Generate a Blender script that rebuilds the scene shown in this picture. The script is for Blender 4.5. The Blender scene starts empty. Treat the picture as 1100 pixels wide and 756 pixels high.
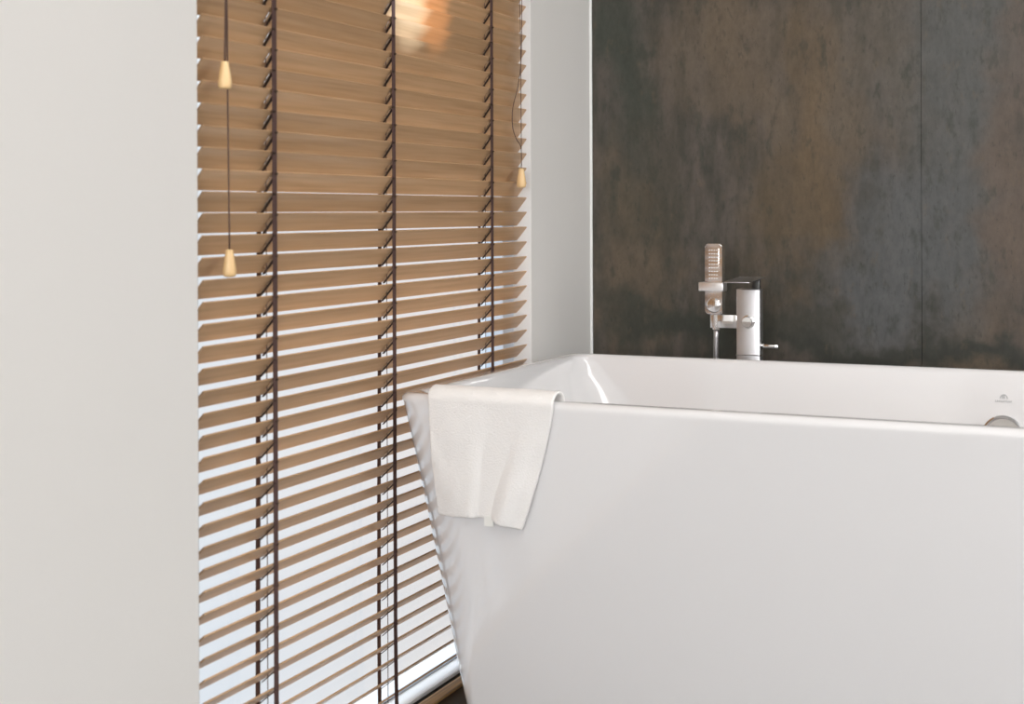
import bpy, bmesh, math, random
from mathutils import Vector, Matrix, noise
random.seed(7)
C = bpy.context.scene.collection
PI = math.pi
# ------------------------------------------------------------------ camera constants (metres)
F = 1565.0; YAW = math.atan(690 / 1565.0); SA, CA = math.sin(YAW), math.cos(YAW)
CX, CZ = 1.173, 0.857          # camera position: x, height (y = 0)
ROLL = 0.0035; HOR = 227.3
def ray(px, py):
    x = px - 550; y = -(py - HOR)
    # undo the roll about the optical point (550, 378)
    yy = -(py - 378)
    xr = x * math.cos(ROLL) + yy * math.sin(ROLL)
    yr = -x * math.sin(ROLL) + yy * math.cos(ROLL)
    x = xr / F; y = (yr - (378 - HOR)) / F
    return Vector((x * CA - SA, x * SA + CA, y))
def atY(px, py, Y):
    d = ray(px, py); t = Y / d.y
    return Vector((CX + d.x * t, Y, CZ + d.z * t))
def atX(px, py, X):
    d = ray(px, py); t = (X - CX) / d.x
    return Vector((X, d.y * t, CZ + d.z * t))

# ------------------------------------------------------------------ materials
def nt(name):
    m = bpy.data.materials.new(name); m.use_nodes = True
    n = m.node_tree.nodes; l = m.node_tree.links
    return m, n, l, n['Principled BSDF']
def pbr(name, col, rough=.5, metal=0, spec=.5, coat=0, coat_r=.05, bump=None):
    m, n, l, b = nt(name)
    b.inputs['Base Color'].default_value = (*col, 1)
    b.inputs['Roughness'].default_value = rough
    b.inputs['Metallic'].default_value = metal
    b.inputs['Specular IOR Level'].default_value = spec
    b.inputs['Coat Weight'].default_value = coat
    b.inputs['Coat Roughness'].default_value = coat_r
    if bump:
        sc, st, di = bump
        tc = n.new('ShaderNodeTexCoord'); no = n.new('ShaderNodeTexNoise'); bu = n.new('ShaderNodeBump')
        no.inputs['Scale'].default_value = sc; no.inputs['Detail'].default_value = 3
        bu.inputs['Strength'].default_value = st; bu.inputs['Distance'].default_value = di
        l.new(tc.outputs['Object'], no.inputs['Vector']); l.new(no.outputs['Fac'], bu.inputs['Height'])
        l.new(bu.outputs['Normal'], b.inputs['Normal'])
    return m
M = {}
M['wall'] = pbr('wall_paint', (.78, .752, .72), .75, bump=(60, .08, .002))
M['ceiling'] = pbr('ceiling_paint', (.85, .84, .82), .8)
M['reveal'] = pbr('white_trim_paint', (.86, .86, .86), .4)
M['caulk'] = pbr('white_caulk', (.88, .88, .86), .5)
M['frame'] = pbr('pale_blue_grey_frame', (.62, .70, .80), .35)
M['porcelain'] = pbr('white_acrylic', (.80, .785, .785), .14, coat=1, coat_r=.02)
M['chrome'] = pbr('chrome', (.88, .87, .87), .07, metal=1)
M['satin'] = pbr('satin_chrome', (.60, .59, .60), .32, metal=1)
M['bright'] = pbr('polished_collar', (.97, .96, .96), .35, metal=1)
M['neck_shade_metal'] = pbr('neck_shade_metal', (.10, .10, .095), .4, metal=1)  # dark tone stands in for the shaded gap below the spout
M['nozzle'] = pbr('nozzle_rubber', (.80, .80, .78), .5)
M['tape'] = pbr('brown_ladder_tape', (.085, .043, .036), .85, bump=(900, .3, .0005))
M['rung'] = pbr('dark_brown_rung', (.045, .024, .015), .8)
M['cord'] = pbr('brown_cord', (.10, .055, .04), .8)
M['mark'] = pbr('grey_print', (.45, .45, .45), .5)
M['tag'] = pbr('white_tag', (.85, .84, .80), .8)
M['dark_gap'] = pbr('dark_joint', (.02, .02, .018), .7)
M['fill_lamp_white'] = pbr('fill_lamp_white', (.8, .8, .8), .4)

def wood(name, c1, c2, c3, rough, spec=.5, axis_scale=(130, 4.5, 130), coat=0):
    m, n, l, b = nt(name)
    tc = n.new('ShaderNodeTexCoord'); mp = n.new('ShaderNodeMapping'); oi = n.new('ShaderNodeObjectInfo')
    mp.inputs['Scale'].default_value = axis_scale
    ad = n.new('ShaderNodeVectorMath'); ad.operation = 'ADD'
    mu = n.new('ShaderNodeMath'); mu.operation = 'MULTIPLY'; mu.inputs[1].default_value = 37
    l.new(oi.outputs['Random'], mu.inputs[0])
    l.new(tc.outputs['Object'], mp.inputs['Vector']); l.new(mp.outputs['Vector'], ad.inputs[0]); l.new(mu.outputs[0], ad.inputs[1])
    n1 = n.new('ShaderNodeTexNoise'); n1.inputs['Scale'].default_value = 1; n1.inputs['Detail'].default_value = 4
    l.new(ad.outputs[0], n1.inputs['Vector'])
    cr = n.new('ShaderNodeValToRGB'); l.new(n1.outputs['Fac'], cr.inputs['Fac'])
    e = cr.color_ramp.elements; e[0].position = .3; e[0].color = (*c1, 1); e[1].position = .7; e[1].color = (*c3, 1)
    k = e.new(.5); k.color = (*c2, 1)
    hs = n.new('ShaderNodeHueSaturation'); mr = n.new('ShaderNodeMapRange')
    mr.inputs[3].default_value = .86; mr.inputs[4].default_value = 1.12
    l.new(oi.outputs['Random'], mr.inputs[0]); l.new(mr.outputs[0], hs.inputs['Value'])
    l.new(cr.outputs['Color'], hs.inputs['Color']); l.new(hs.outputs['Color'], b.inputs['Base Color'])
    b.inputs['Roughness'].default_value = rough; b.inputs['Specular IOR Level'].default_value = spec
    b.inputs['Coat Weight'].default_value = coat; b.inputs['Coat Roughness'].default_value = .2
    return m
M['slat'] = wood('walnut_slat', (.49, .300, .155), (.56, .350, .190), (.61, .392, .222), .36)
M['tassel'] = wood('pale_wood', (.80, .52, .24), (.86, .58, .29), (.90, .65, .35), .45, axis_scale=(80, 80, 12))
M['plinth'] = wood('golden_brown_wood', (.10, .055, .02), (.42, .24, .09), (.60, .38, .16), .3, axis_scale=(300, 3, 260))

def glass():
    m = bpy.data.materials.new('window_glass'); m.use_nodes = True; n = m.node_tree.nodes; l = m.node_tree.links
    n.remove(n['Principled BSDF'])
    t = n.new('ShaderNodeBsdfTransparent'); g = n.new('ShaderNodeBsdfGlossy'); mx = n.new('ShaderNodeMixShader'); fr = n.new('ShaderNodeLayerWeight'); pw = n.new('ShaderNodeMath'); pw.operation = 'POWER'; pw.inputs[1].default_value = 4
    t.inputs['Color'].default_value = (.96, .98, .98, 1); g.inputs['Roughness'].default_value = .02; l.new(fr.outputs['Facing'], pw.inputs[0]); l.new(pw.outputs[0], mx.inputs[0]); l.new(t.outputs[0], mx.inputs[1]); l.new(g.outputs[0], mx.inputs[2])
    l.new(mx.outputs[0], n['Material Output'].inputs['Surface'])
    return m
M['glass'] = glass()

def floor_mat():
    m, n, l, b = nt('black_stone_floor')
    tc = n.new('ShaderNodeTexCoord'); no = n.new('ShaderNodeTexNoise'); no.inputs['Scale'].default_value = 14; no.inputs['Detail'].default_value = 6
    cr = n.new('ShaderNodeValToRGB'); cr.color_ramp.elements[0].color = (.010, .010, .009, 1); cr.color_ramp.elements[1].color = (.030, .028, .024, 1)
    l.new(tc.outputs['Object'], no.inputs['Vector']); l.new(no.outputs['Fac'], cr.inputs['Fac']); l.new(cr.outputs['Color'], b.inputs['Base Color'])
    b.inputs['Roughness'].default_value = .35
    return m
M['floor'] = floor_mat()

def towel_mat():
    m, n, l, b = nt('white_terry')
    b.inputs['Base Color'].default_value = (.91, .885, .86, 1); b.inputs['Roughness'].default_value = .95
    b.inputs['Sheen Weight'].default_value = .25
    tc = n.new('ShaderNodeTexCoord'); vo = n.new('ShaderNodeTexVoronoi'); vo.inputs['Scale'].default_value = 380
    no = n.new('ShaderNodeTexNoise'); no.inputs['Scale'].default_value = 60; no.inputs['Detail'].default_value = 4
    ad = n.new('ShaderNodeMath'); ad.operation = 'ADD'; bu = n.new('ShaderNodeBump')
    bu.inputs['Strength'].default_value = .3; bu.inputs['Distance'].default_value = .0018
    l.new(tc.outputs['Object'], vo.inputs['Vector']); l.new(tc.outputs['Object'], no.inputs['Vector'])
    l.new(vo.outputs['Distance'], ad.inputs[0]); l.new(no.outputs['Fac'], ad.inputs[1])
    l.new(ad.outputs[0], bu.inputs['Height']); l.new(bu.outputs['Normal'], b.inputs['Normal'])
    return m
M['towel'] = towel_mat()

BACK_Y = 3.08
def tile_mat():
    """oxidised metal-look porcelain: vertical streaks, rust, green-black and blue-grey patina, painted shade mixed in low down"""
    m, n, l, b = nt('oxidised_metal_tile')
    tc = n.new('ShaderNodeTexCoord')
    def noise_(scale, detail, vec=(1, 1, 1), off=(0, 0, 0), rough=.55):
        mp = n.new('ShaderNodeMapping'); mp.inputs['Scale'].default_value = vec; mp.inputs['Location'].default_value = off
        no = n.new('ShaderNodeTexNoise'); no.inputs['Scale'].default_value = scale; no.inputs['Detail'].default_value = detail; no.inputs['Roughness'].default_value = rough
        l.new(tc.outputs['Object'], mp.inputs['Vector']); l.new(mp.outputs['Vector'], no.inputs['Vector'])
        return no.outputs['Fac']
    def math_(op, a, c, d=None):
        k = n.new('ShaderNodeMath'); k.operation = op
        for i, v in enumerate((a, c, d)):
            if v is None: continue
            if isinstance(v, (int, float)): k.inputs[i].default_value = v
            else: l.new(v, k.inputs[i])
        return k.outputs[0]
    def ramp(f, lo, hi):
        r = n.new('ShaderNodeMapRange'); r.interpolation_type = 'SMOOTHSTEP'
        r.inputs[1].default_value = lo; r.inputs[2].default_value = hi; l.new(f, r.inputs[0]); return r.outputs[0]
    def mix(f, a, c):
        k = n.new('ShaderNodeMix'); k.data_type = 'RGBA'
        if isinstance(f, (int, float)): k.inputs[0].default_value = f
        else: l.new(f, k.inputs[0])
        for i, v in ((6, a), (7, c)):
            if isinstance(v, tuple): k.inputs[i].default_value = (*v, 1)
            else: l.new(v, k.inputs[i])
        return k.outputs[2]
    # warped position used for the soft edged patches
    wn = n.new('ShaderNodeTexNoise'); wn.inputs['Scale'].default_value = 7; wn.inputs['Detail'].default_value = 5
    l.new(tc.outputs['Object'], wn.inputs['Vector'])
    ws = n.new('ShaderNodeVectorMath'); ws.operation = 'MULTIPLY_ADD'
    ws.inputs[1].default_value = (.22, 0, .5); ws.inputs[2].default_value = (-.11, 0, -.25)
    l.new(wn.outputs['Color'], ws.inputs[0])
    wp = n.new('ShaderNodeVectorMath'); wp.operation = 'ADD'
    l.new(tc.outputs['Object'], wp.inputs[0]); l.new(ws.outputs[0], wp.inputs[1])
    def patch(x, z, sx, sz):
        s = n.new('ShaderNodeVectorMath'); s.operation = 'SUBTRACT'; s.inputs[1].default_value = (x, 0, z); l.new(wp.outputs[0], s.inputs[0])
        q = n.new('ShaderNodeVectorMath'); q.operation = 'MULTIPLY'; q.inputs[1].default_value = (1 / sx, 0, 1 / sz); l.new(s.outputs[0], q.inputs[0])
        e = n.new('ShaderNodeVectorMath'); e.operation = 'LENGTH'; l.new(q.outputs[0], e.inputs[0])
        r = n.new('ShaderNodeMapRange'); r.interpolation_type = 'SMOOTHSTEP'
        r.inputs[1].default_value = 1.25; r.inputs[2].default_value = .25; l.new(e.outputs['Value'], r.inputs[0]); return r.outputs[0]
    big = noise_(3.0, 6, (1.6, 1, .8)); streak = noise_(9, 7, (3.2, 1, .7), (3, 0, 1)); fine = noise_(45, 8, (1.4, 1, .8), (1, 0, 5), .7)
    col = mix(ramp(streak, .38, .64), (.064, .057, .044), (.105, .088, .072))
    col = mix(ramp(big, .5, .68), col, (.132, .099, .066))
    # patches by real position on the wall (object origin at the left corner on the floor)
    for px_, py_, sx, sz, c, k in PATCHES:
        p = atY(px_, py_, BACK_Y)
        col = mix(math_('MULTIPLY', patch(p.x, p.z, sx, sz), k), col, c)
    dk = ramp(noise_(16, 7, (2.0, 1, .9), (7, 0, 2), .65), .53, .68)
    col = mix(math_('MULTIPLY', dk, .55), col, (.042, .045, .034))
    rs = ramp(noise_(24, 6, (1.5, 1, .7), (2, 0, 9), .7), .56, .74)
    col = mix(math_('MULTIPLY', rs, .35), col, (.165, .118, .068))
    sp2 = ramp(noise_(60, 6, (2.2, 1, .8), (4, 0, 3), .7), .56, .68)
    col = mix(math_('MULTIPLY', sp2, .45), col, (.035, .037, .030))
    v = math_('MULTIPLY_ADD', fine, .75, .50)
    sep = n.new('ShaderNodeVectorMath'); sep.operation = 'SCALE'; l.new(col, sep.inputs[0]); l.new(v, sep.inputs['Scale'])
    l.new(sep.outputs[0], b.inputs['Base Color'])
    b.inputs['Roughness'].default_value = .55; b.inputs['Specular IOR Level'].default_value = .35
    bu = n.new('ShaderNodeBump'); bu.inputs['Strength'].default_value = .15; bu.inputs['Distance'].default_value = .002
    l.new(fine, bu.inputs['Height']); l.new(bu.outputs['Normal'], b.inputs['Normal'])
    return m
PATCHES = [  # centre in the picture, half sizes in metres, colour, weight
    (665, 60, .08, .30, (.048, .056, .042), .75),
    (700, 200, .10, .22, (.062, .056, .036), .5),
    (790, 50, .22, .18, (.150, .112, .075), .6),
    (850, 215, .12, .20, (.120, .084, .045), .75),
    (880, 120, .06, .25, (.160, .105, .052), .5),
    (940, 290, .15, .20, (.108, .112, .114), .85),
    (1020, 90, .15, .32, (.106, .108, .104), .8),
    (1015, 270, .15, .22, (.108, .112, .113), .75),
    (1085, 200, .07, .40, (.135, .098, .074), .7),
    (930, 40, .10, .25, (.130, .108, .082), .5),
    (740, 345, .34, .10, (.042, .045, .034), .9),  # bottom of the wall: dark mottle plus shade put into the colour
    (860, 345, .16, .06, (.060, .056, .042), .7),  # same low band, part mottle, part painted shade
    (1000, 380, .60, .055, (.042, .043, .034), .95),  # lowest strip: real dark mottle with painted shade mixed in
]
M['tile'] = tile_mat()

# ------------------------------------------------------------------ object helpers
def add_box(bm, lo, hi, bev=0, seg=2):
    r = bmesh.ops.create_cube(bm, size=1)
    lo, hi = Vector(lo), Vector(hi); c = (lo + hi) / 2; s = hi - lo
    for v in r['verts']: v.co = Vector((v.co.x * s.x, v.co.y * s.y, v.co.z * s.z)) + c
    if bev:
        es = {e for v in r['verts'] for e in v.link_edges}
        bmesh.ops.bevel(bm, geom=list(es), offset=bev, segments=seg, affect='EDGES', profile=.5)
def add_tube(bm, pts, r, seg=8, cap=True):
    pts = [Vector(p) for p in pts]; rings = []
    rr = r if isinstance(r, (list, tuple)) else [r] * len(pts)
    up = None
    for i, p in enumerate(pts):
        d = (pts[min(i + 1, len(pts) - 1)] - pts[max(i - 1, 0)]).normalized()
        if up is None: up = Vector((0, 1, 0)) if abs(d.y) < .9 else Vector((1, 0, 0))
        a = d.cross(up).normalized(); b = a.cross(d).normalized(); up = b
        rings.append([bm.verts.new(p + (a * math.cos(t) + b * math.sin(t)) * rr[i]) for t in [2 * PI * k / seg for k in range(seg)]])
    for A, B in zip(rings, rings[1:]):
        for k in range(seg):
            bm.faces.new((A[k], A[(k + 1) % seg], B[(k + 1) % seg], B[k]))
    if cap:
        bm.faces.new(rings[0][::-1]); bm.faces.new(rings[-1])
def obj(name, bm, mat, parent=None, smooth=False, loc=None, norm=True):
    if norm: bmesh.ops.recalc_face_normals(bm, faces=bm.faces)
    me = bpy.data.meshes.new(name); bm.to_mesh(me); bm.free()
    for m_ in (mat if isinstance(mat, (list, tuple)) else [mat]): me.materials.append(m_)
    if smooth:
        for p in me.polygons: p.use_smooth = True
    o = bpy.data.objects.new(name, me); C.objects.link(o)
    if loc is not None:
        me.transform(Matrix.Translation(-Vector(loc))); o.location = loc
    if parent:
        o.parent = parent
        o.location = o.location - parent_origin(parent) if loc is not None else -parent_origin(parent)
    return o
ORIG = {}
def parent_origin(p):
    return ORIG.get(p.name, Vector((0, 0, 0)))
def thing(name, label, cat, loc, group=None):
    o = bpy.data.objects.new(name, None); C.objects.link(o); o.location = loc; o.empty_display_size = .05
    ORIG[o.name] = Vector(loc)
    tag(o, label, cat, group); return o
def tag(o, label, cat, group=None):
    o['label'] = label; o['category'] = cat
    if group: o['group'] = group
    return o
def struct(name, bm, m, parent=None, loc=None, smooth=False):
    o = obj(name, bm, m, parent, smooth, loc)
    if parent is None: o['kind'] = 'structure'
    return o
def smart(o, ang=35):
    for p in o.data.polygons: p.use_smooth = True
    o.data.set_sharp_from_angle(angle=math.radians(ang)); return o

# ------------------------------------------------------------------ room shell
WX = .009                      # inner face of the window wall
Y0 = atX(211.6, 228, WX).y     # opening, near jamb
Y1 = 2.7375                    # opening, far jamb
ZS = .0090                     # sill top
ZT = 2.10; CEIL = 2.55; XR = 3.9; YN = -2.9; TH = .12
bm = bmesh.new()
add_box(bm, (WX - TH, YN, 0), (WX, Y0, CEIL)); add_box(bm, (WX - TH, Y1, 0), (WX, BACK_Y, CEIL))
add_box(bm, (WX - TH, Y0, ZT), (WX, Y1, CEIL)); add_box(bm, (WX - TH, Y0, 0), (-.012, Y1, .003))
struct('wall_left', bm, M['wall'])
bm = bmesh.new(); add_box(bm, (WX - TH, YN - .1, -.08), (XR + .1, BACK_Y + .1, 0)); struct('floor', bm, M['floor'])
bm = bmesh.new(); add_box(bm, (WX - TH, YN - .1, CEIL), (XR + .1, BACK_Y + .1, CEIL + .08)); struct('ceiling', bm, M['ceiling'])
WR = (.9, 2.9, .9, 2.2)  # opening of an unseen window, added to light the window wall
bm = bmesh.new(); add_box(bm, (XR, YN, 0), (XR + .1, WR[0], CEIL)); add_box(bm, (XR, WR[1], 0), (XR + .1, BACK_Y, CEIL))
add_box(bm, (XR, WR[0], 0), (XR + .1, WR[1], WR[2])); add_box(bm, (XR, WR[0], WR[3]), (XR + .1, WR[1], CEIL)); struct('wall_right', bm, M['wall'])
bm = bmesh.new()
for a, b_ in (((WR[0], WR[2]), (WR[0] + .05, WR[3])), ((WR[1] - .05, WR[2]), (WR[1], WR[3])), ((WR[0], WR[2]), (WR[1], WR[2] + .05)), ((WR[0], WR[3] - .05), (WR[1], WR[3]))):
    add_box(bm, (XR + .03, a[0], a[1]), (XR + .07, b_[0], b_[1]), .003)
w3 = struct('added_window_3', bm, M['reveal'])
bm = bmesh.new(); add_box(bm, (XR + .047, WR[0] + .04, WR[2] + .04), (XR + .053, WR[1] - .04, WR[3] - .04)); obj('pane', bm, M['glass'], w3)
# back wall: substrate plus large tiles with fine joints
seam = atY(989.5, 200, BACK_Y).x
bm = bmesh.new(); add_box(bm, (WX - TH, BACK_Y + .008, 0), (XR + .1, BACK_Y + .1, CEIL)); wb = struct('backing', bm, M['dark_gap'])
xs = [WX + .0015, seam - .0004]
while xs[-1] < XR: xs.append(xs[-1] + (seam - WX))
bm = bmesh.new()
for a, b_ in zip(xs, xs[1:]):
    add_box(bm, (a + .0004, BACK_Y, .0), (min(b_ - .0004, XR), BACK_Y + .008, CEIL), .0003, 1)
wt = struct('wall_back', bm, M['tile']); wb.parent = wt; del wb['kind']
# caulk bead in the corner, slightly wavy
bm = bmesh.new()
pts = [(WX + .0018 + .0009 * noise.noise(Vector((0, 0, z * 9))), BACK_Y - .001, z) for z in [i * .02 for i in range(0, 127)]]
add_tube(bm, pts, .0032, 8)
struct('trim_1', bm, M['caulk'], smooth=True)
# wall behind the camera; its wide, unseen window is added for front fill
WB = (.5, 3.0, .5, 2.25)
bm = bmesh.new()
add_box(bm, (WX - TH, YN - .1, 0), (WB[0], YN, CEIL)); add_box(bm, (WB[1], YN - .1, 0), (XR + .1, YN, CEIL))
add_box(bm, (WB[0], YN - .1, 0), (WB[1], YN, WB[2])); add_box(bm, (WB[0], YN - .1, WB[3]), (WB[1], YN, CEIL))
struct('wall_front', bm, M['wall'])
bm = bmesh.new()
for lo, hi in (((WB[0], WB[2]), (WB[0] + .05, WB[3])), ((WB[1] - .05, WB[2]), (WB[1], WB[3])), ((WB[0], WB[2]), (WB[1], WB[2] + .05)),
               ((WB[0], WB[3] - .05), (WB[1], WB[3])), ((1.725, WB[2]), (1.775, WB[3]))):
    add_box(bm, (lo[0], YN - .07, lo[1]), (hi[0], YN - .03, hi[1]), .003)
w2 = struct('added_window_2', bm, M['reveal'])
bm = bmesh.new(); add_box(bm, (WB[0] + .04, YN - .053, WB[2] + .04), (WB[1] - .04, YN - .047, WB[3] - .04)); obj('pane', bm, M['glass'], w2)

# window behind the blind
FXo, FXi = -.068, -.030
bm = bmesh.new(); s = .056
add_box(bm, (FXo, Y0, ZS), (FXi, Y0 + s, ZT), .002); add_box(bm, (FXo, Y1 - s, ZS), (FXi, Y1, ZT), .002)
add_box(bm, (FXo, Y0 + s, ZT - s), (FXi, Y1 - s, ZT), .002); add_box(bm, (-.054, Y0 + s, ZS), (-.044, Y1 - s, ZS + .004), .001)
w1 = struct('window_1', bm, M['frame'])
bm = bmesh.new(); add_box(bm, (-.053, Y0 + s - .008, ZS + .003), (-.047, Y1 - s + .008, ZT - s + .008)); obj('pane', bm, M['glass'], w1)
# white lining of the reveal, and the sill
bm = bmesh.new()
add_box(bm, (WX - TH, Y1 - .0012, ZS), (WX - .001, Y1 + .001, ZT)); add_box(bm, (WX - TH, Y0 - .001, ZS), (WX - .001, Y0 + .0012, ZT))
add_box(bm, (WX - TH, Y0, ZT - .0012), (WX - .001, Y1, ZT + .001))
struct('trim_2', bm, M['reveal'])
bm = bmesh.new(); add_box(bm, (-.056, Y0 + .0015, .003), (-.008, Y1 - .0015, ZS), .0012)
struct('trim_3', bm, M['reveal'])
bm = bmesh.new(); add_box(bm, (.0015, Y0 + .001, 0), (.027, Y1 - .001, .0045), .001)
struct('trim_4', bm, M['plinth'])
bm = bmesh.new(); add_box(bm, (WX, YN, 0), (.027, Y0 + .0005, .0045), .001); add_box(bm, (WX, Y1 - .0005, 0), (.027, BACK_Y - .004, .0045), .001)
struct('baseboard_left', bm, M['plinth'])

# ------------------------------------------------------------------ venetian blind
P = .030; W = .0352; T = .0028
YA = atX(218.2, 228, 0).y; YB = atX(565.6, 228, 0).y
LAD = [atX(294.4, 200, .002).y, atX(422.6, 200, .002).y, atX(528.0, 200, .002).y]
tops = [CZ + P * i for i in range(-27, int((ZT - .07 - CZ) / P) + 1)]
def tilt(z):
    h = CZ - z
    tab = [(-9, 54.5), (-.20, 54), (-.10, 53.5), (-.05, 52.5), (0, 50.5), (.24, 46.5), (.49, 42), (.65, 40.5), (.80, 37.5), (9, 37.5)]
    for (a, p), (b, q) in zip(tab, tab[1:]):
        if a <= h <= b: return math.radians(p + (q - p) * (h - a) / (b - a))
blind = thing('venetian_blind', 'half open venetian blind of brown wooden slats hanging in the window beside the bathtub', 'blind', (0, (YA + YB) / 2, ZS))
def slat_mesh():
    """flat slat in local coordinates: x 0 (room edge) .. -W, y along, with routed slots for the cords"""
    bm = bmesh.new()
    ys = [YA - LAD[1]]
    for L in LAD: ys += [L - LAD[1] - .0028, L - LAD[1] + .0028]
    ys.append(YB - LAD[1])
    xs_ = [0, -.0085, -.0250, -W]
    hole = lambda i, j: j == 1 and i % 2 == 1
    top = {}; bot = {}
    for i, y in enumerate(ys):
        for j, x in enumerate(xs_):
            top[i, j] = bm.verts.new((x, y, T / 2)); bot[i, j] = bm.verts.new((x, y, -T / 2))
    ni, nj = len(ys) - 1, 3
    for i in range(ni):
        for j in range(nj):
            if hole(i, j): continue
            bm.faces.new((top[i, j], top[i + 1, j], top[i + 1, j + 1], top[i, j + 1]))
            bm.faces.new((bot[i, j], bot[i, j + 1], bot[i + 1, j + 1], bot[i + 1, j]))
            for di, dj, a, b_ in ((-1, 0, (i, j), (i, j + 1)), (1, 0, (i + 1, j), (i + 1, j + 1)), (0, -1, (i, j), (i + 1, j)), (0, 1, (i, j + 1), (i + 1, j + 1))):
                ii, jj = i + di, j + dj
                if 0 <= ii < ni and 0 <= jj < nj and not hole(ii, jj): continue
                bm.faces.new((top[a], top[b_], bot[b_], bot[a]))
    bmesh.ops.recalc_face_normals(bm, faces=bm.faces)
    long_e = [e for e in bm.edges if e.is_boundary is False and len(e.link_faces) == 2 and e.calc_face_angle(0) > 1 and
              (abs(e.verts[0].co.x) < 1e-6 and abs(e.verts[1].co.x) < 1e-6 or abs(e.verts[0].co.x + W) < 1e-6 and abs(e.verts[1].co.x + W) < 1e-6)]
    bmesh.ops.bevel(bm, geom=long_e, offset=.0006, segments=2, affect='EDGES')
    return bm
first = None
jit = {}
for i, z in enumerate(tops):
    a = tilt(z) + math.radians(random.uniform(-.7, .7))
    if i == 0: a = math.radians(35)
    jit[i] = a
    if first is None:
        first = obj('slat', slat_mesh(), M['slat'], None); o = first
    else:
        o = first.copy(); C.objects.link(o)
    o.parent = blind
    # rotate about y so that the outer edge drops
    o.rotation_euler = (0, -a, random.uniform(-.0006, .0006))
    o.location = Vector((0 - T / 2 * math.sin(a), LAD[1] + random.uniform(-.0006, .0006), z - T / 2 * math.cos(a) + random.uniform(-.0004, .0004))) - ORIG[blind.name]
first.name = 'bottom_rail'; first['label'] = 'thicker bottom rail of the blind'
first.data = first.data.copy()
for v in first.data.vertices: v.co.z *= 1.15
first.scale = (1, 1, 1)
# head rail
bm = bmesh.new(); add_box(bm, (-.028, YA, ZT - .055), (.006, YB, ZT - .003), .002); obj('head_rail', bm, M['slat'], blind)
# cloth ladders: front tape, back tape, rungs under each slat
for k, y in enumerate(LAD):
    hw = .0058
    def tape(bm, xf, wob):
        prev = None
        zs = [ZS + .004] + [CZ - .80 + .01 * i for i in range(0, int((ZT - .05 - CZ + .80) / .01))]
        for z in zs:
            h = CZ - z
            w = .0010 * noise.noise(Vector((k * 7 + wob, 0, z * 6))) + (.003 * (h - .70) / .12 if h > .70 else 0)
            x = xf(z); cur = [bm.verts.new((x, y + s_ * hw + w, z)) for s_ in (-1, 1)] + [bm.verts.new((x + .0008, y + s_ * hw + w, z)) for s_ in (1, -1)]
            if prev:
                for q in range(4): bm.faces.new((prev[q], prev[(q + 1) % 4], cur[(q + 1) % 4], cur[q]))
            prev = cur
    bm = bmesh.new()
    tape(bm, lambda z: .0018, 0)
    obj('front_tape', bm, M['tape'], blind)
    bm = bmesh.new()
    tape(bm, lambda z: -W * math.cos(tilt(z)) - .0030, 3)
    obj('back_tape', bm, M['tape'], blind)
    bm = bmesh.new()
    for i, z in enumerate(tops):
        a = jit[i]; d = Vector((-math.cos(a), 0, -math.sin(a))); nrm = Vector((math.sin(a), 0, -math.cos(a)))
        off = (.0030 if (i + k) % 2 else -.0030)
        A = Vector((.0012, y + off, z)) + nrm * (T + .0007) ; B = A + d * (W + .0015)
        for q in (0,):
            pts = [A + Vector((0, -.0032, 0)), A + Vector((0, .0032, 0)), B + Vector((0, .0032, 0)), B + Vector((0, -.0032, 0))]
            lo_ = [bm.verts.new(p) for p in pts]; hi_ = [bm.verts.new(p + nrm * .0009) for p in pts]
            bm.faces.new(lo_); bm.faces.new(hi_[::-1])
            for e in range(4): bm.faces.new((lo_[e], lo_[(e + 1) % 4], hi_[(e + 1) % 4], hi_[e]))
    rg = obj('ladder_rungs', bm, M['rung'], blind)
    bm = bmesh.new()
    add_tube(bm, [(-.0125, y, ZS + .02 + j * (ZT - .05 - ZS - .02) / 20) for j in range(21)], .0008, 6)
    obj('lift_cord', bm, M['cord'], blind)
# pull cords with wooden tassels
def tassel_bm(p, s=1.0):
    bm = bmesh.new()
    prof = [(0, .0005), (.0045, 0), (.0055, -.001), (.0062, -.006), (.0086, -.020), (.0100, -.030), (.0098, -.036), (.0085, -.0395), (.0040, -.0405), (0, -.0405)]
    seg = 24; rings = []
    for r, z in prof:
        if r == 0: rings.append([bm.verts.new(p + Vector((0, 0, z * s)))]); continue
        rings.append([bm.verts.new(p + Vector((r * s * math.cos(2 * PI * k / seg), r * s * math.sin(2 * PI * k / seg), z * s))) for k in range(seg)])
    for A, B in zip(rings, rings[1:]):
        for k in range(seg):
            if len(A) == 1: bm.faces.new((A[0], B[k], B[(k + 1) % seg]))
            elif len(B) == 1: bm.faces.new((A[k], A[(k + 1) % seg], B[0]))
            else: bm.faces.new((A[k], A[(k + 1) % seg], B[(k + 1) % seg], B[k]))
    return bm
def pull(pix, tas, x, rad, s):
    pts = [atX(px, py, x) for px, py in pix]
    top = Vector((0.004, pts[0].y, ZT - .045)); path = [top, Vector((x * .8, pts[0].y, pts[0].z + .2))]
    # smooth the measured points
    for a, b_, c, d in zip([pts[0]] + pts[:-2], pts[:-1], pts[1:], pts[2:] + [pts[-1]]):
        for t in (0, .25, .5, .75):
            path.append(.5 * ((2 * b_) + (-a + c) * t + (2 * a - 5 * b_ + 4 * c - d) * t * t + (-a + 3 * b_ - 3 * c + d) * t ** 3))
    path.append(pts[-1])
    bm = bmesh.new(); add_tube(bm, path, rad, 8); c_ = obj('pull_cord', bm, M['cord'], blind, smooth=True)
    if tas:
        t_ = obj('tassel', tassel_bm(pts[-1], s), M['tassel'], c_, smooth=True)
        t_.location = (0, 0, 0); t_['label'] = 'pale wooden tassel'
pull([(242, 0), (241.5, 35), (241, 66)], True, .020, .0015, .93)
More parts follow.
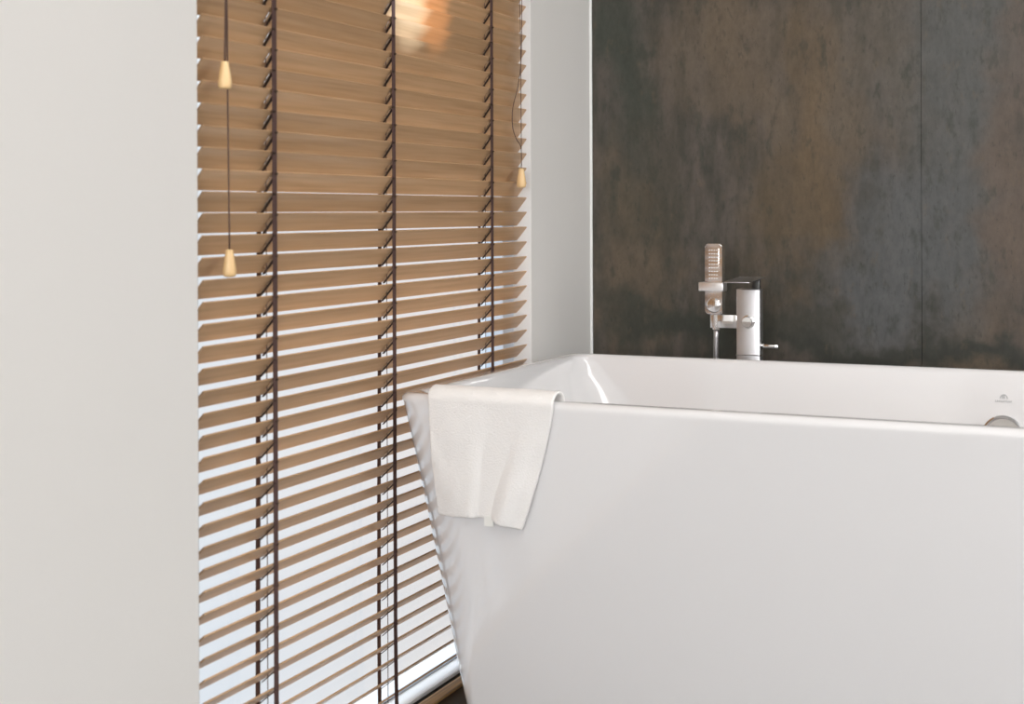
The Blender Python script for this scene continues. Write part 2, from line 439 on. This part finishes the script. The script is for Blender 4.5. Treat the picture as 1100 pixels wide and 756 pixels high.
pull([(243.5, 20), (244, 105), (245, 180), (246, 268)], True, .019, .0011, .93)
pull([(557.5, 0), (558.5, 30), (559, 90), (559.5, 150), (559.5, 181)], True, .014, .0008, .95)
pull([(560, 0), (559.5, 60), (556, 92), (550.5, 115), (550, 135), (554, 149), (559, 158), (559.8, 178)], False, .013, .0008, .95)

# ------------------------------------------------------------------ bathtub
RH = .567                      # rim height
TX0, TX1, TY0, TY1 = .055, 1.80, 2.062, 2.800
TROT = math.radians(-1.2)
def loop(z, ins, r, bow=.0, n=14, m=16):
    """rounded rectangle, counter-clockwise from the near-left corner"""
    x0, x1, y0, y1 = TX0 + ins[0], TX1 - ins[0], TY0 + ins[1], TY1 - ins[1]
    pts = []
    def arc(cx, cy, a0):
        for k in range(n + 1):
            a = a0 + PI / 2 * k / n; pts.append((cx + r * math.cos(a), cy + r * math.sin(a)))
    def straight(p, q):
        for k in range(1, m): pts.append((p[0] + (q[0] - p[0]) * k / m, p[1] + (q[1] - p[1]) * k / m))
    arc(x0 + r, y0 + r, PI); straight(pts[-1], (x1 - r, y0)); arc(x1 - r, y0 + r, -PI / 2); straight(pts[-1], (x1, y1 - r))
    arc(x1 - r, y1 - r, 0); straight(pts[-1], (x0 + r, y1)); arc(x0 + r, y1 - r, PI / 2); straight(pts[-1], (x0, y0 + r))
    mx = (x0 + x1) / 2; hx = (x1 - x0) / 2; my = (y0 + y1) / 2
    out = []
    for x, y in pts:
        b_ = bow * (1 - ((x - mx) / hx) ** 2)
        y += b_ * (1 if y > my else -1) * min(1, abs(y - my) / ((y1 - y0) / 2))
        out.append(Vector((x, y, z)))
    return out
def outer_r(z):
    t = max(0, (RH - z) / RH); return .036 + (.080 * math.sin(PI * t / .8) if t < .8 else 0)
def outer_ins(z):
    t = max(0, (RH - z) / RH); iy = .060 * t + .01 * t * t
    return ((.0127 + .115 * t - .468 * iy - .352 * outer_r(z)) / .884, iy)
BOW = .010
tub = thing('bathtub', 'large white freestanding bathtub with tapered sides, standing next to the blind', 'bathtub', (TX0, TY0, 0))
ro, rw = .011, .030           # rim rounding, rim width
prof = []
prof.append((.0, (.115, .085), .07)); prof.append((.012, (outer_ins(0)[0] + .006, outer_ins(0)[1] + .006), .10))
for z in [.03, .06, .10, .15, .20, .25, .30, .35, .40, .45, .49, .52, .54, RH - ro - .004]:
    prof.append((z, outer_ins(z), outer_r(z)))
bi = outer_ins(RH - ro)
for k in range(0, 7):
    a = PI / 2 * k / 6
    prof.append((RH - ro + ro * math.sin(a), (bi[0] + ro * (1 - math.cos(a)), bi[1] + ro * (1 - math.cos(a))), .036 - .2 * ro * (1 - math.cos(a))))
for k in range(0, 7):
    a = PI / 2 * k / 6; r2 = .010
    prof.append((RH - r2 * (1 - math.cos(a)), (rw - r2 + r2 * math.sin(a), rw - r2 + r2 * math.sin(a)), .036))
for z, i, r in [(.550, .0315, .045), (.530, .034, .06), (.50, .039, .08), (.45, .050, .11), (.38, .068, .13), (.30, .092, .15), (.22, .122, .16), (.165, .155, .16), (.135, .19, .15), (.120, .235, .12), (.114, .30, .06)]:
    prof.append((z, (i * 1.7 - .018 if i > .034 else i + .001, i), r))
bm = bmesh.new(); rings = []
for z, i, r in prof: rings.append([bm.verts.new(p) for p in loop(z, i, r, BOW)])
N = len(rings[0])
for A, B in zip(rings, rings[1:]):
    for k in range(N): bm.faces.new((A[k], A[(k + 1) % N], B[(k + 1) % N], B[k]))
bm.faces.new(rings[-1]); bm.faces.new(rings[0][::-1])
shell = obj('shell', bm, M['porcelain'], tub, smooth=True); shell.data.set_sharp_from_angle(angle=math.radians(60))
# overflow and printed mark on the far inner wall
def inner_far_y(z):
    zs = [p[0] for p in prof][-11:]; ys = [TY1 - p[1][1] for p in prof][-11:]
    for (za, ya), (zb, yb) in zip(list(zip(zs, ys)), list(zip(zs, ys))[1:]):
        if zb <= z <= za: return yb + (ya - yb) * (z - zb) / (za - zb) + BOW
    return ys[0] + BOW
OX = atY(1068, 452, 2.745).x
zc = .452; yc = inner_far_y(zc)
slope = math.atan2(inner_far_y(zc + .03) - inner_far_y(zc - .03), .06)
def disc_lathe(prof_, c, tiltx, seg=40):
    bm = bmesh.new(); rings = []
    R = Matrix.Rotation(-tiltx, 3, 'X')
    for r, h in prof_:
        rings.append([bm.verts.new(c + R @ Vector((r * math.cos(2 * PI * k / seg), -h, r * math.sin(2 * PI * k / seg)))) for k in range(seg)])
    for A, B in zip(rings, rings[1:]):
        for k in range(seg): bm.faces.new((A[k], A[(k + 1) % seg], B[(k + 1) % seg], B[k]))
    bm.faces.new(rings[0]); bm.faces.new(rings[-1][::-1])
    return bm
c = Vector((OX, yc, zc))
ov = obj('overflow', disc_lathe([(.036, -.002), (.037, .004), (.036, .007), (.033, .009), (.031, .008), (.030, .005), (.010, .005), (.008, .012), (.0, .012001)][:-1], c, slope), M['chrome'], tub)
smart(ov)
ov['label'] = 'round chrome overflow'
zm = .517; ym = inner_far_y(zm) - .0012
bm = bmesh.new()
sm = math.atan2(inner_far_y(zm + .01) - inner_far_y(zm - .01), .02)
def mk(u0, v0, u1, v1):
    pts = []
    for u, v in ((u0, v0), (u1, v0), (u1, v1), (u0, v1)): pts.append(Vector((OX + u, ym + v * math.sin(sm), zm + v)))
    lo_ = [bm.verts.new(p) for p in pts]; hi_ = [bm.verts.new(p + Vector((0, .0016, 0))) for p in pts]
    bm.faces.new(lo_); bm.faces.new(hi_[::-1])
    for e in range(4): bm.faces.new((lo_[e], lo_[(e + 1) % 4], hi_[(e + 1) % 4], hi_[e]))
for k in range(9):           # row of tiny letters under a small arched emblem
    u = -.0145 + k * .0033; mk(u, -.006, u + .0009, -.0025); mk(u + .0009, -.006 + (k % 3) * .0012, u + .0022, -.0052 + (k % 3) * .0012)
for k in range(10):
    a = PI * k / 9; mk(.006 * math.cos(a) - .0009, .0005 + .006 * math.sin(a), .006 * math.cos(a) + .0009, .002 + .006 * math.sin(a))
mk(-.003, .0005, -.0014, .0055); mk(-.0002, .0005, .0014, .0055)
obj('printed_mark', bm, M['mark'], tub)['label'] = 'small grey maker mark'
bm = disc_lathe([(.033, 0), (.033, .003), (.030, .004), (.026, .003), (.024, .006), (.002, .0065)], Vector((OX, (TY0 + TY1) / 2, .1145)), -PI / 2 * -1)
smart(obj('drain', bm, M['chrome'], tub))
# rotate the tub slightly about its near-left corner
tub.rotation_euler = (0, 0, TROT)

# ------------------------------------------------------------------ towel over the near rim
def front_pt(s_, z, off):
    """point on the outer near face; s_ = distance to the right of the corner arc"""
    ins = outer_ins(z); r = outer_r(z); x0 = TX0 + ins[0]; y0 = TY0 + ins[1]
    if s_ >= .0: x = x0 + r + s_; mx = (TX0 + TX1) / 2; bw = BOW * (1 - ((x - mx) / (TX1 - mx)) ** 2); return Vector((x, y0 - off - bw, z))
    a = -s_ / r; return Vector((x0 + r - (r + off) * math.sin(a), y0 + r - (r + off) * math.cos(a) - BOW * .2, z))
def towel():
    nu, path = 56, []
    # path parameter: list of (kind, value)
    for k in range(10): path.append(('in', .075 - k * .0075))      # distance below the rim, inside
    for k in range(9): path.append(('arc', PI * (1 - k / 8)))
    L = .187
    nd = 44
    for k in range(1, nd + 1): path.append(('out', L * k / nd))
    bm = bmesh.new(); grid = []
    for jj, (kd, v) in enumerate(path):
        row = []
        for i in range(nu + 1):
            u = i / nu
            drop = v if kd == 'out' else 0
            t = drop / L
            # width in x narrows towards the lower right
            xa = .122 + .004 * t; xb = .340 - .012 * t - .050 * t ** 1.3
            x = xa + (xb - xa) * u
            lift = .0045
            fold = 0
            if kd == 'out':
                g = min(1, t * 3)
                fold = g * (.004 * math.sin(u * 5.2 + .6 + t * 1.2) + .0035 * math.sin(u * 11 - t * 2.5) * t
                            + .016 * math.exp(-((u - .80 + .06 * t) / .10) ** 2) * t + .007 * math.exp(-((u - .40) / .08) ** 2) * t ** .7
                            + .003 * noise.noise(Vector((u * 5, t * 3, 2))))
                fold = max(fold, -.001)
                ext = L + (.010 * max(0, (u - .62) / .38) ** .8 if u > .70 else 0) + .0015 * math.sin(u * 9)
                drop = drop * ext / L
                z = RH + .004 - drop if drop > .012 else RH + .004 - drop
                z = RH - .004 - drop
                ins = outer_ins(z); r = outer_r(z)
                p = front_pt(x - (TX0 + ins[0] + r), z, lift + fold)
                p.x = x + fold * .15
                # keep clear of the curved corner
            elif kd == 'arc':
                a = v; yb = front_pt(x - (TX0 + .036), RH, 0).y + .0155
                p = Vector((x, yb - .0200 * math.cos(a), RH))
                p.z = RH - .004 + .0150 * math.sin(a) + .0012 * noise.noise(Vector((u * 8, a, 4)))
            else:
                top = front_pt(x - (TX0 + .036), RH, 0)
                p = Vector((x, top.y + .0355 + .12 * v, RH - .004 - v))
            row.append(bm.verts.new(p))
        grid.append(row)
    for a, b_ in zip(grid, grid[1:]):
        for i in range(nu): bm.faces.new((a[i], a[i + 1], b_[i + 1], b_[i]))
    return bm
bm = towel()
# arc goes from the inside (a = pi) to the outside (a = 0): y decreases as it comes out
tw = obj('hand_towel', bm, M['towel'], None, smooth=True)
tw.matrix_world = Matrix.Translation((TX0, TY0, 0)) @ Matrix.Rotation(TROT, 4, 'Z') @ Matrix.Translation((-TX0, -TY0, 0))
so = tw.modifiers.new('thick', 'SOLIDIFY'); so.thickness = .0050; so.offset = 1
sb = tw.modifiers.new('soft', 'SUBSURF'); sb.levels = 1; sb.render_levels = 1
tag(tw, 'small white terry towel draped over the near left corner of the bathtub', 'towel')
pt = atY(524.5, 562.5, 2.064)
bm = bmesh.new(); add_box(bm, (pt.x - .008, pt.y, pt.z - .004), (pt.x + .008, pt.y + .0008, pt.z + .012), .0002, 1)
lb = obj('care_tag', bm, M['tag']); lb.parent = tw; lb.matrix_parent_inverse = tw.matrix_world.inverted()

# ------------------------------------------------------------------ tub filler
FY = 2.862
cl = atY(790.5, 350, FY).x; cr_ = cl + .0480; ctop = atY(803, 310.5, FY).z
filler = thing('tub_filler', 'square chrome bath mixer column standing behind the bathtub', 'faucet', ((cl + cr_) / 2, FY + .013, 0))
bm = bmesh.new(); add_box(bm, (cl, FY, .008), (cr_, FY + .026, ctop), .0016, 3)
smart(obj('column', bm, M['satin'], filler))
bm = bmesh.new(); add_box(bm, (cl - .012, FY - .012, 0), (cr_ + .012, FY + .038, .008), .002); smart(obj('base_plate', bm, M['satin'], filler))
zc2 = atY(803, 381.5, FY).z
bm = bmesh.new(); add_box(bm, (cl - .0006, FY - .0010, zc2 - .0012), (cr_ + .0006, FY + .0266, zc2 + .0012), .0004, 1); obj('collar_ring', bm, M['chrome'], filler)
zs_ = atY(810, 297.8, FY).z
bm = bmesh.new()
add_box(bm, (cl + .001, FY - .095, zs_ - .0018), (cr_ + .003, FY + .024, zs_), .0005)
bmesh.ops.rotate(bm, verts=bm.verts, cent=(cl, FY + .024, zs_), matrix=Matrix.Rotation(math.radians(2.6), 3, 'X')); smart(obj('spout', bm, M['satin'], filler))
bm = bmesh.new(); add_box(bm, (cr_ - .020, FY + .016, ctop - .004), (cr_ - .004, FY + .024, zs_ - .001), .001); smart(obj('spout_neck', bm, M['neck_shade_metal'], filler))  # neck coloured dark to paint the shade under the spout
kp = atY(803.5, 345.5, FY)
kn = obj('diverter_knob', disc_lathe([(.0135, -.001), (.0135, .002), (.0105, .003), (.0105, .013), (.0098, .014), (.002, .0142)], kp, 0), M['chrome'], filler); smart(kn)
lp = atY(818, 371, FY + .013)
bm = bmesh.new()
add_tube(bm, [(cr_ - .001, lp.y, lp.z), (cr_ + .0015, lp.y, lp.z)], .0095, 24); add_tube(bm, [(cr_ + .001, lp.y, lp.z), (cr_ + .006, lp.y, lp.z)], .0045, 16)
add_box(bm, (cr_ + .005, lp.y - .005, lp.z - .0050), (cr_ + .034, lp.y + .005, lp.z + .0025), .001)
smart(obj('lever', bm, M['chrome'], filler))
al = atY(760.5, 337.5, FY); ab = atY(760.5, 352, FY)
bm = bmesh.new(); add_box(bm, (al.x + .004, FY + .001, ab.z), (cl + .001, FY + .025, al.z), .0012, 3)
add_tube(bm, [(al.x + .0125, FY + .012, ab.z), (al.x + .0125, FY + .012, al.z - .0005)], .0125, 28)
smart(obj('holder_arm', bm, M['chrome'], filler))
# hand shower
hc = (atY(755.8, 300, FY - .012) + atY(775.8, 300, FY - .012)) / 2
ht = atY(766, 261.8, FY - .012).z; hb = al.z + .0008; hw2 = .0183; HY = FY + .004
hs = thing('hand_shower', 'slim chrome hand shower standing upright on the mixer arm', 'shower', (hc.x, HY, hb))
def rrect(bm, cx, zl, zh, hw_, y0, y1, r, seg=7):
    pts = []
    for (px, pz, a0) in ((cx + hw_ - r, zh - r, 0), (cx - hw_ + r, zh - r, PI / 2), (cx - hw_ + r, zl + r, PI), (cx + hw_ - r, zl + r, 3 * PI / 2)):
        for k in range(seg + 1): a = a0 + PI / 2 * k / seg; pts.append((px + r * math.cos(a), pz + r * math.sin(a)))
    f = [bm.verts.new((x, y0, z)) for x, z in pts]; b_ = [bm.verts.new((x, y1, z)) for x, z in pts]
    bm.faces.new(f); bm.faces.new(b_[::-1]); edges = []
    for k in range(len(pts)): bm.faces.new((f[k], f[(k + 1) % len(pts)], b_[(k + 1) % len(pts)], b_[k]))
    bm.edges.ensure_lookup_table()
    return [e for e in bm.edges if (e.verts[0] in f and e.verts[1] in f) or (e.verts[0] in b_ and e.verts[1] in b_)]
bm = bmesh.new(); es = rrect(bm, hc.x, hb, ht, hw2, HY - .012, HY + .004, .0065)
bmesh.ops.bevel(bm, geom=es, offset=.0022, segments=3, affect='EDGES')
body = smart(obj('shower_body', bm, M['chrome'], hs))
zf0 = atY(766, 303, HY).z; zf1 = atY(766, 268, HY).z
bm = bmesh.new(); rrect(bm, hc.x, zf0 - .006, zf1 + .004, .0115, HY - .0126, HY - .010, .002); smart(obj('spray_plate', bm, M['chrome'], hs))
bm = bmesh.new()
for i in range(4):
    for j in range(9):
        x = hc.x - .0078 + i * .0052; z = zf1 - .001 - j * .0071
        r = bmesh.ops.create_cone(bm, segments=8, radius1=.0012, radius2=.0009, depth=.003, cap_ends=True)
        for v in r['verts']:
            q = v.co.copy(); v.co = Vector((x + q.x * 1.0, HY - .0138 - q.z * 1.0, z + q.y * 1.15))
smart(obj('nozzles', bm, M['nozzle'], hs))
z1, z0_ = atY(766, 303, HY).z, atY(766, 312.5, HY).z
xl, xr_ = atY(752.3, 308, HY).x, atY(779.5, 308, HY).x
bm = bmesh.new(); add_box(bm, (xl, HY - .016, z0_), (xr_, HY + .008, z1), .0018, 3); smart(obj('clamp_collar', bm, M['bright'], hs))
# lower handle bulge
bm = bmesh.new()
r = bmesh.ops.create_uvsphere(bm, u_segments=24, v_segments=14, radius=1)
for v in r['verts']: v.co = Vector((hc.x + v.co.x * .0165, HY - .0105 + v.co.y * .0048, hb + .018 + v.co.z * .016))
obj('grip', bm, M['chrome'], hs, smooth=True)
hs.rotation_euler = (0, 0, math.radians(-5))
# hose
hx = al.x + .0125
pts = []
for k in range(33):
    t = k / 32; z = ab.z * (1 - t) + .012 * t
    pts.append((hx - .004 * math.sin(t * PI * 2.2) + (.02 * t * t), FY + .012 + .012 * math.sin(t * PI), z))
bm = bmesh.new(); rad = []
add_tube(bm, pts, .0058, 16); o = obj('hose', bm, M['satin'], hs, smooth=True)
bm = bmesh.new(); add_tube(bm, [(hx, FY + .012, ab.z + .0005), (hx, FY + .012, ab.z - .004)], .0085, 24); smart(obj('hose_nut', bm, M['chrome'], hs))

# ------------------------------------------------------------------ unseen ceiling lamps, added as fill
def fill_lamp(x, y, w_, d_, power, col, label):
    t = bpy.data.objects['ceiling']
    bm = bmesh.new(); add_box(bm, (x - w_ / 2, y - d_ / 2, CEIL - .03), (x + w_ / 2, y + d_ / 2, CEIL), .004); t = obj('fill_lamp_housing', bm, M['fill_lamp_white'], t)
    m, n, l, b = nt('fill_lamp_diffuser'); b.inputs['Emission Color'].default_value = (*col, 1); b.inputs['Emission Strength'].default_value = 3
    bm = bmesh.new(); add_box(bm, (x - w_ / 2 + .02, y - d_ / 2 + .02, CEIL - .034), (x + w_ / 2 - .02, y + d_ / 2 - .02, CEIL - .029), .001); obj('fill_diffuser', bm, m, t)
    L = bpy.data.lights.new('fill_lamp_light', 'AREA'); L.shape = 'RECTANGLE'; L.size = w_ - .04; L.size_y = d_ - .04; L.energy = power; L.color = col
    o = bpy.data.objects.new('fill_lamp_light', L); C.objects.link(o); o.location = (x, y, CEIL - .038)
    return t
fill_lamp(2.0, .2, 1.2, .9, 14, (1, .95, .92), 'added, unseen white square ceiling lamp above the middle of the room')
fill_lamp(1.6, 1.9, .9, .5, 3, (1, .96, .94), 'smaller added, unseen white ceiling lamp nearer the bathtub')
L = bpy.data.lights.new('window_fill', 'AREA'); L.shape = 'RECTANGLE'; L.size = WB[1] - WB[0]; L.size_y = WB[3] - WB[2]; L.energy = 112; L.color = (1, .96, .965)  # fill light for the added window behind the camera
o = bpy.data.objects.new('window_fill', L); C.objects.link(o); o.location = ((WB[0] + WB[1]) / 2, YN - .12, (WB[2] + WB[3]) / 2); o.rotation_euler = (PI / 2, 0, 0)
L = bpy.data.lights.new('window_fill', 'AREA'); L.shape = 'RECTANGLE'; L.size = WR[3] - WR[2]; L.size_y = WR[1] - WR[0]; L.energy = 30; L.color = (1, .98, .97)  # fill light for the added window in the right wall
o = bpy.data.objects.new('window_fill', L); C.objects.link(o); o.location = (XR + .12, (WR[0] + WR[1]) / 2, (WR[2] + WR[3]) / 2); o.rotation_euler = (0, PI / 2, 0)

# unseen twin spotlight, added to make the bright patch on the upper slats
sx, sy, sz = XR - .06, 1.3, .70
t = bpy.data.objects['wall_right']
bm = bmesh.new(); add_box(bm, (XR - .020, sy - .09, sz - .03), (XR, sy + .09, sz + .03), .003); t = obj('added_spot_mount', bm, M['fill_lamp_white'], t)
for dy, pxy, col, pw, ang in ((-.05, (442, 8), (.66, .82, 1), 1500, 1.6), (.05, (470, 20), (1, .56, .28), 520, 1.35)):
    tgt = atX(*pxy, 0); src = Vector((sx, sy + dy, sz)); d = (tgt - src).normalized()
    bm = bmesh.new(); add_tube(bm, [src - d * .045, src - d * .004], [.020, .024], 20); smart(obj('added_spot_head', bm, M['fill_lamp_white'], t))
    L = bpy.data.lights.new('added_spot_beam', 'SPOT'); L.energy = pw; L.color = col; L.spot_size = math.radians(ang * 1.6); L.spot_blend = 1; L.shadow_soft_size = .004
    o = bpy.data.objects.new('added_spot_beam', L); C.objects.link(o); o.location = src + d * .004
    o.rotation_euler = (-d).to_track_quat('Z', 'Y').to_euler()

# ------------------------------------------------------------------ overcast sky
w = bpy.data.worlds.new('sky'); bpy.context.scene.world = w; w.use_nodes = True
n = w.node_tree.nodes; l = w.node_tree.links; bg = n['Background']
tc = n.new('ShaderNodeTexCoord'); sp = n.new('ShaderNodeSeparateXYZ'); mr = n.new('ShaderNodeMapRange'); mx = n.new('ShaderNodeMix'); mx.data_type = 'RGBA'
l.new(tc.outputs['Generated'], sp.inputs[0]); l.new(sp.outputs['Y'], mr.inputs[0]); mr.inputs[1].default_value = .72; mr.inputs[2].default_value = .92
mx.inputs[6].default_value = (.76, .83, .93, 1); mx.inputs[7].default_value = (.93, .87, .87, 1)
l.new(mr.outputs[0], mx.inputs[0]); l.new(mx.outputs[2], bg.inputs['Color'])
m2 = n.new('ShaderNodeMapRange'); l.new(sp.outputs['Z'], m2.inputs[0])     # overcast sky: zenith brighter than the haze at and below the horizon
m2.inputs[1].default_value = .02; m2.inputs[2].default_value = .9; m2.inputs[3].default_value = .94; m2.inputs[4].default_value = 4.0
l.new(m2.outputs[0], bg.inputs['Strength'])

# ------------------------------------------------------------------ camera
cam = bpy.data.cameras.new('camera'); co = bpy.data.objects.new('camera', cam); C.objects.link(co)
cam.sensor_width = 36; cam.sensor_fit = 'HORIZONTAL'; cam.lens = F / 1100 * 36
cam.shift_y = -(378 - HOR) / 1100
co.matrix_world = Matrix.Translation((CX, 0, CZ)) @ Matrix.Rotation(YAW, 4, 'Z') @ Matrix.Rotation(PI / 2, 4, 'X') @ Matrix.Rotation(-ROLL, 4, 'Z')
cam.dof.use_dof = True; cam.dof.focus_distance = 2.75; cam.dof.aperture_fstop = 5.0
cam.clip_start = .02
S = bpy.context.scene; S.camera = co
S.view_settings.view_transform = 'Standard'; S.view_settings.look = 'None'; S.view_settings.gamma = 1; S.view_settings.exposure = .16
S.view_settings.use_curve_mapping = False
S.cycles.max_bounces = 10; S.cycles.diffuse_bounces = 6; S.cycles.glossy_bounces = 4
